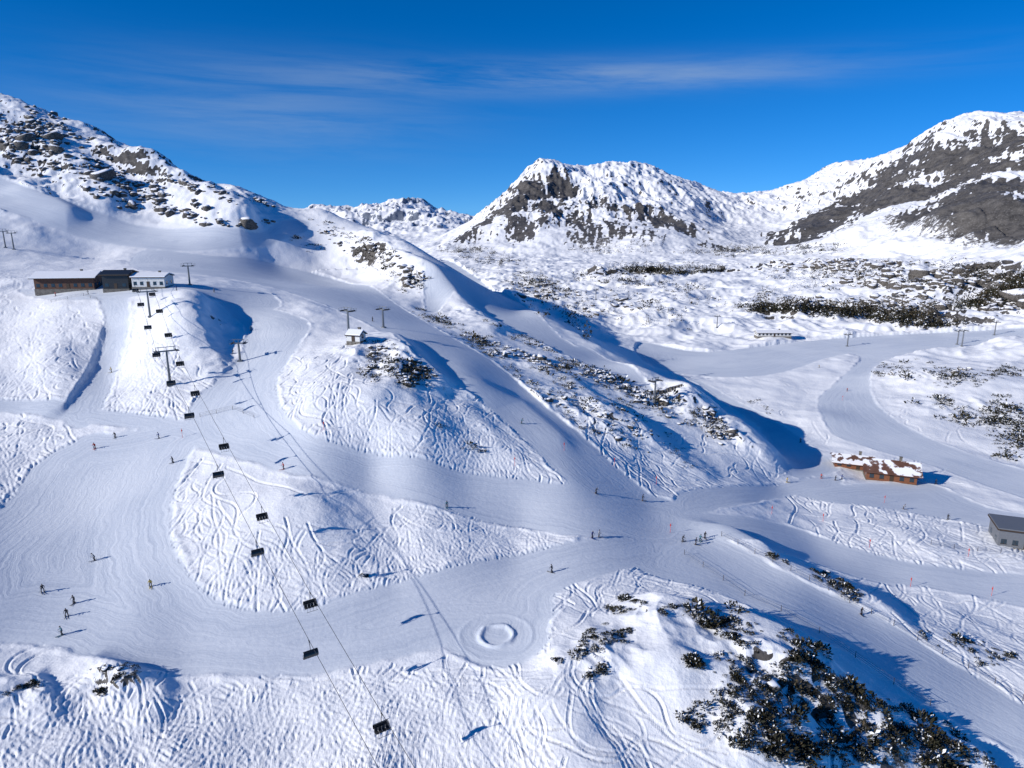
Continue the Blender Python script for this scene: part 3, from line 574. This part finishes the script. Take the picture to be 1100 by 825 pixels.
# ---- piste marker poles
def mpole():
    b=MB(); b.cyl((0,0,-.3),(0,0,2.4),.045,.03,0,8); b.cyl((0,0,1.5),(0,0,2.1),.07,.07,1,8); b.sph((0,0,2.43),(.05,.05,.05),1); b.box((0,.06,1.9),(.3,.03,.4),1); return b.mesh('piste_marker_pole',[redp,redp])
mp=mpole()
for u,v in [(348,462),(829,552),(934,588),(1040,598),(606,484),(705,520),(553,500),(884,560),(720,572),(978,630),(1065,640),(660,500),(950,540),(905,430),(196,470)]:
    o=new_obj('piste_marker_pole',mp); o.location=ground(u,v)
# ---- rope fences
def fence(pts,space=4.0,h=1.3):
    w_=[ground(*q_) for q_ in pts]; b=MB(); out=[]
    for a,c in zip(w_[:-1],w_[1:]):
        l=(c-a).length; k=max(1,int(l/space))
        for i_ in range(k): p_=a.lerp(c,i_/k); out.append(Vector((p_.x,p_.y,gz(p_.x,p_.y))))
    for p_ in out: b.cyl(p_+Vector((0,0,-.3)),p_+Vector((0,0,h)),.055,.045,0,6)
    for a,c in zip(out[:-1],out[1:]):
        for z_ in (.35,.75,1.15): b.cyl(a+Vector((0,0,z_)),c+Vector((0,0,z_)),.022,mi=1,n=4)
    return new_obj('rope_fence',b.mesh('rope_fence',[wood2,rope]))
fence([(775,576),(830,604),(890,634),(960,672),(1040,718),(1130,772)]); fence([(735,596),(800,640),(880,680),(960,735),(1040,780)],5); fence([(1000,585),(1050,592),(1100,598)],4)
fence([(215,448),(250,440),(285,455)],4,1.0); fence([(55,325),(90,318),(112,325)],4,1.1)
# ---- buildings
def bpart(parent,name,fn,mats):
    b=MB(); fn(b); o=new_obj(name,b.mesh(name,mats),parent); return o
def building(name,u,v,rot,L_,W_,H_,roofh,wallm,roofm,storeys=1,flat=False,over=1.0,basem=stone,patch=False):
    e=bpy.data.objects.new(name,None); scene.collection.objects.link(e); g_=ground(u,v); e.location=g_; e.rotation_euler=(0,0,rot)
    bpart(e,'base',lambda b:b.box((0,0,-.9),(L_+.3,W_+.3,2.6),0),[basem])
    def walls(b):
        if flat: b.box((0,0,.4+H_/2),(L_,W_,H_),0)
        else:
            hw=W_/2; a=[(-hw,.4),(hw,.4),(hw,.4+H_),(0,.4+H_+roofh),(-hw,.4+H_)]
            b.prism(a,-L_/2,L_/2,0); bmesh.ops.transform(b.bm,matrix=Matrix.Rotation(math.pi/2,4,'Z'),verts=b.bm.verts)
    bpart(e,'walls',walls,[wallm])
    def roof(b):
        if flat: b.box((0,0,.4+H_+.2),(L_+over,W_+over,.35),0); b.box((0,0,.4+H_+.52),(L_+over*.8,W_+over*.8,.3),1)
        else:
            hw=W_/2; sl=roofh/hw; ex=hw+over; z0=.4+H_-sl*over+.06; z1=.4+H_+roofh+.06
            b.prism([(-ex,z0),(0,z1),(ex,z0),(ex,z0+.22),(0,z1+.22),(-ex,z0+.22)],-L_/2-over,L_/2+over,0)
            if not patch: b.prism([(-ex+.15,z0+.24),(0,z1+.24),(ex-.15,z0+.24),(ex-.2,z0+.6),(0,z1+.65),(-ex+.2,z0+.6)],-L_/2-over+.15,L_/2+over-.15,1)
            bmesh.ops.transform(b.bm,matrix=Matrix.Rotation(math.pi/2,4,'Z'),verts=b.bm.verts)
    bpart(e,'roof',roof,[patchroof if patch else wood2,roofm])
    def win(b):
        for s_ in range(storeys):
            z=.4+1.5+s_*2.8; k=int(L_/2.6)
            for i_ in range(k):
                x=-L_/2+(i_+.5)*L_/k
                if i_==k//2 and s_==0: continue
                for sy in (-1,1): b.box((x,sy*(W_/2+.02),z),(1.3,.06,1.3),0); b.box((x,sy*(W_/2+.05),z-.72),(1.5,.14,.08),1); b.box((x,sy*(W_/2+.055),z),(.06,.05,1.3),1)
            for i_ in range(max(1,int(W_/3.2))):
                y=-W_/2+(i_+.5)*W_/max(1,int(W_/3.2))
                for sx_ in (-1,1): b.box((sx_*(L_/2+.02),y,z),(.06,1.3,1.3),0)
    bpart(e,'windows',win,[glass,wood2])
    bpart(e,'door',lambda b:b.box((-L_/2+(L_/int(L_/2.6))*(int(L_/2.6)//2+.5),-W_/2-.04,1.5),(1.2,.08,2.2),0),[wood2])
    if not flat: bpart(e,'chimney',lambda b:(b.box((L_*.2,W_*.15,H_+roofh+.6),(.8,.8,1.8),0),b.box((L_*.2,W_*.15,H_+roofh+1.6),(1.,1.,.15),0)),[stone])
    return e
building('timber_mountain_lodge',76,310,.12,23,10,4.6,1.6,wood3,roofsnow,1,over=1.4)
building('chairlift_station',130,310,.1,10,9,5.6,1.0,dark,dark,1,over=1.0,patch=False)
building('white_alpine_restaurant',165,308,.05,13,9,3.8,1.0,white,roofsnow,1,over=.6)
building('small_ski_hut',383,367,-.3,4.6,4,2.0,1.0,white,roofsnow,1,over=.5)
building('wooden_apres_ski_lodge',955,514,-.35,15,9,3.6,2.4,wood,roofsnow,1,over=1.4,patch=True)
building('wooden_terrace_annex',915,501,-.35,12,8,2.2,1.6,wood,roofsnow,1,over=1.1,patch=True)
building('lift_valley_station',1096,584,-.35,13,9,4.6,0,grey,grey,1,flat=True,over=1.2)
building('distant_white_lodge',830,361,0,24,7,2.4,1.0,white,roofsnow,1,over=.8)
# ---- skiers
def skier_mesh(pose):
    tuck,sp=pose
    me=bpy.data.meshes.new('b'); 
    y=tuck
    vv=[(0,-.05*y,.95-.12*y),(0,.02+.08*y,1.13-.12*y),(0,.06+.2*y,1.34-.14*y),(0,.09+.3*y,1.47-.16*y)]
    for s in (-1,1): vv+=[(s*.18,.06+.22*y,1.38-.15*y),(s*.30,.08+.2*y,1.12-.15*y),(s*.30,.34+.2*y,1.03-.1*y)]
    for s in (-1,1): vv+=[(s*.10,-.04*y,.88-.12*y),(s*sp,.12+.12*y,.50-.02*y),(s*sp,-.02,.14)]
    ed=[(0,1),(1,2),(2,3),(2,4),(4,5),(5,6),(2,7),(7,8),(8,9),(0,10),(10,11),(11,12),(0,13),(13,14),(14,15)]
    rad=[.15,.145,.165,.065,.085,.065,.045,.085,.065,.045,.115,.085,.065,.115,.085,.065]
    me.from_pydata(vv,ed,[]); o=bpy.data.objects.new('tmp',me); scene.collection.objects.link(o)
    o.modifiers.new('s','SKIN'); 
    for i_,r_ in enumerate(rad): me.skin_vertices[0].data[i_].radius=(r_,r_*.9)
    me.skin_vertices[0].data[0].use_root=True
    o.modifiers.new('u','SUBSURF').levels=1
    dg=bpy.context.evaluated_depsgraph_get(); em=bpy.data.meshes.new_from_object(o.evaluated_get(dg)); bpy.data.objects.remove(o)
    b=MB(); b.bm.from_mesh(em); b.bm.faces.ensure_lookup_table()
    for f in b.bm.faces: f.material_index=0 if f.calc_center_median().z>.93-.12*y else 1; f.smooth=True
    hc=Vector((0,.11+.36*y,1.62-.17*y))
    b.sph(hc,(.082,.10,.12),2); b.sph(hc+Vector((0,-.012,.035)),(.105,.125,.115),3); b.box(hc+Vector((0,.095,.02)),(.15,.04,.06),4); b.box(hc+Vector((0,.108,-.03)),(.025,.03,.04),2); b.box(hc+Vector((0,.098,-.072)),(.05,.012,.012),5)
    for s in (-1,1): b.box(hc+Vector((s*.035,.118,.02)),(.03,.004,.02),5); b.sph(hc+Vector((s*.085,0,-.02)),(.015,.025,.035),2,6,4)
    for s in (-1,1):
        w_=Vector((s*.30,.34+.2*y,1.03-.1*y)); palm=w_+Vector((0,.06,-.01)); b.sph(palm,(.032,.05,.045),5,8,6)
        for k in range(4):
            a=palm+Vector((-s*.005,.04,.03-.022*k)); m_=a+Vector((s*.03,.03,-.003)); t_=m_+Vector((-s*.035,.018,0)); r_=[.011,.012,.011,.009][k]; b.cyl(a,m_,r_,r_*.9,5,5); b.cyl(m_,t_,r_*.9,r_*.7,5,5)
        b.cyl(palm+Vector((-s*.02,0,.03)),palm+Vector((-s*.035,.045,.045)),.012,.009,5,5)
        g_=palm+Vector((0,.045,.06)); tip=Vector((s*.42,.05-.5*y,.06)) ; b.cyl(g_,tip,.012,.008,6,5); b.cyl(tip+(g_-tip)*.07,tip+(g_-tip)*.075,.05,.05,6,8)
        fx=s*sp; b.box((fx,.03,.13),(.11,.30,.14),5); b.cyl((fx,-.03,.12),(fx,.01,.36),.075,.08,5,10)
        b.box((fx,.08,.03),(.10,1.65,.025),7); b.box((fx,.97,.07),(.09,.2,.02),7,Matrix.Rotation(math.radians(25),3,'X')); b.box((fx,.02,.055),(.07,.36,.03),6)
    return b
jm=mat('ski_jacket',(1,1,1),.7,0,.1,4,obj=True); pantm=mat('ski_trousers',(.03,.03,.04),.8); skin=mat('skin',(.55,.33,.24),.6); helm=mat('ski_helmet',(.05,.05,.06),.3); gog=mat('ski_goggles',(.25,.10,.02),.15); glove=mat('ski_gloves_boots',(.02,.02,.022),.7); polem=mat('ski_pole_metal',(.3,.3,.3),.4,.6); skim=mat('ski_topsheet',(.20,.05,.04),.4)
sm=[skier_mesh(p_).mesh('skier',[jm,pantm,skin,helm,gog,glove,polem,skim]) for p_ in [(.2,.13),(.8,.15),(.45,.2)]]
cols=[(.45,.04,.03),(.03,.05,.2),(.02,.02,.025),(.04,.15,.2),(.5,.35,.03),(.03,.03,.04),(.3,.3,.32),(.02,.02,.03),(.02,.02,.03)]
SK=[(102,482,1),(124,470,1),(171,471,0),(102,602,1),(46,636,2),(72,662,2),(67,682,0),(80,648,0),(162,630,1),(305,504,0),(593,615,0),(636,578,0),(643,577,0),(733,582,1),(747,585,0),(752,582,2),(757,578,0),(845,518,0),(882,514,0),(897,516,0),(904,515,0),(970,547,1),(1018,558,0),(186,497,2),(270,355,1),(250,380,0),(120,400,0),(60,318,0),(95,316,0),(190,312,0),(230,314,0),(640,530,1),(690,538,0),(480,545,1),(925,660,0),(880,395,0),(910,420,1),(860,475,0),(930,500,0),(975,505,0),(985,515,0),(1005,520,0),(560,455,1),(400,345,0)]
for k,(u,v,ps) in enumerate(SK):
    o=new_obj('skier',sm[ps]); g_=ground(u,v); o.location=g_+Vector((0,0,-.02)); o.color=(*cols[(k*5)%9],1); s_=rng.uniform(.96,1.06)*1.05; o.scale=(s_,)*3
    gx,gy=grad(np.array([g_.x]),np.array([g_.y])); h_=math.atan2(-gy[0],-gx[0])+rng.uniform(-.9,.9); o.rotation_euler=(0,0,h_-math.pi/2)
# ------------------------------------------------------------ light, sky, camera
EL=math.radians(23); sx_,sy_=-.91,-.41; nn=math.hypot(sx_,sy_); sx_/=nn; sy_/=nn
sl=bpy.data.lights.new('sun','SUN'); sl.energy=5.0; sl.angle=math.radians(.5); sl.color=(1,.955,.89); so=new_obj('sun',sl)
so.rotation_euler=Vector((-sx_*math.cos(EL),-sy_*math.cos(EL),-math.sin(EL))).to_track_quat('-Z','Y').to_euler()
wd=bpy.data.worlds.new('World'); scene.world=wd; wd.use_nodes=True; nt=wd.node_tree; L=nt.links; bg=nt.nodes['Background']
sk=N(nt,'ShaderNodeTexSky',sky_type='NISHITA'); sk.sun_disc=False; sk.sun_elevation=EL; sk.sun_rotation=math.atan2(sx_,sy_)%(2*math.pi); sk.altitude=2200; sk.air_density=1.0; sk.dust_density=.0; sk.ozone_density=4.0
tc=N(nt,'ShaderNodeTexCoord'); sp=N(nt,'ShaderNodeSeparateXYZ'); L.new(tc.outputs['Generated'],sp.inputs[0])
def wm(op,a,b=None,c=None):
    x=N(nt,'ShaderNodeMath',operation=op)
    for i_,v_ in enumerate((a,b,c)):
        if v_ is None: continue
        if isinstance(v_,(int,float)): x.inputs[i_].default_value=v_
        else: L.new(v_,x.inputs[i_])
    return x.outputs[0]
# high, dry alpine air: skip the hazy lowest band of the sky model
sv=N(nt,'ShaderNodeCombineXYZ'); L.new(sp.outputs['X'],sv.inputs[0]); L.new(sp.outputs['Y'],sv.inputs[1]); L.new(wm('ADD',wm('MULTIPLY',wm('MAXIMUM',sp.outputs['Z'],0.0),1.15),.09),sv.inputs[2]); L.new(sv.outputs[0],sk.inputs['Vector'])
hs=N(nt,'ShaderNodeHueSaturation'); hs.inputs['Saturation'].default_value=1.33; hs.inputs['Value'].default_value=1.2; L.new(sk.outputs[0],hs.inputs['Color'])
tint=N(nt,'ShaderNodeMix',data_type='RGBA',blend_type='MULTIPLY'); tint.inputs['Factor'].default_value=1; L.new(hs.outputs[0],tint.inputs['A']); tint.inputs['B'].default_value=(.80,1.0,1.2,1)
az=wm('ARCTAN2',sp.outputs['X'],sp.outputs['Y']); el=sp.outputs['Z']
def gauss(x,c,s): 
    d=wm('DIVIDE',wm('SUBTRACT',x,c),s); return wm('POWER',2.718,wm('MULTIPLY',wm('MULTIPLY',d,d),-1.0))
cv=N(nt,'ShaderNodeCombineXYZ'); L.new(wm('MULTIPLY',az,2.6),cv.inputs[0]); L.new(wm('ADD',wm('MULTIPLY',el,30.0),wm('MULTIPLY',az,1.0)),cv.inputs[1])
cn=N(nt,'ShaderNodeTexNoise'); cn.inputs['Scale'].default_value=1.1; cn.inputs['Detail'].default_value=8; cn.inputs['Roughness'].default_value=.65; cn.inputs['Distortion'].default_value=.4; L.new(cv.outputs[0],cn.inputs['Vector'])
mr=N(nt,'ShaderNodeMapRange',interpolation_type='SMOOTHSTEP'); L.new(cn.outputs['Fac'],mr.inputs['Value']); mr.inputs['From Min'].default_value=.25; mr.inputs['From Max'].default_value=.7
win=wm('ADD',wm('MULTIPLY',gauss(el,.166,.018),gauss(az,.1,.32)),wm('MULTIPLY',gauss(el,.12,.05),wm('MULTIPLY',gauss(az,-.33,.22),.55)))
cf=wm('MULTIPLY',wm('MULTIPLY',mr.outputs[0],win),.5)
mx=N(nt,'ShaderNodeMix',data_type='RGBA'); L.new(cf,mx.inputs['Factor']); L.new(tint.outputs['Result'],mx.inputs['A']); mx.inputs['B'].default_value=(4.0,5.0,6.2,1)
L.new(mx.outputs['Result'],bg.inputs['Color']); bg.inputs['Strength'].default_value=.1
cam=bpy.data.cameras.new('camera'); cam.sensor_width=36; cam.lens=36*F/1100; cam.clip_end=40000; cam.clip_start=.5; cob=new_obj('camera',cam); cob.location=(0,0,ZOFF); cob.rotation_euler=(math.pi/2-TH,0,0); scene.camera=cob
scene.view_settings.view_transform='Standard'; scene.view_settings.look='None'; scene.view_settings.exposure=0
print('done',time.time()-T0)
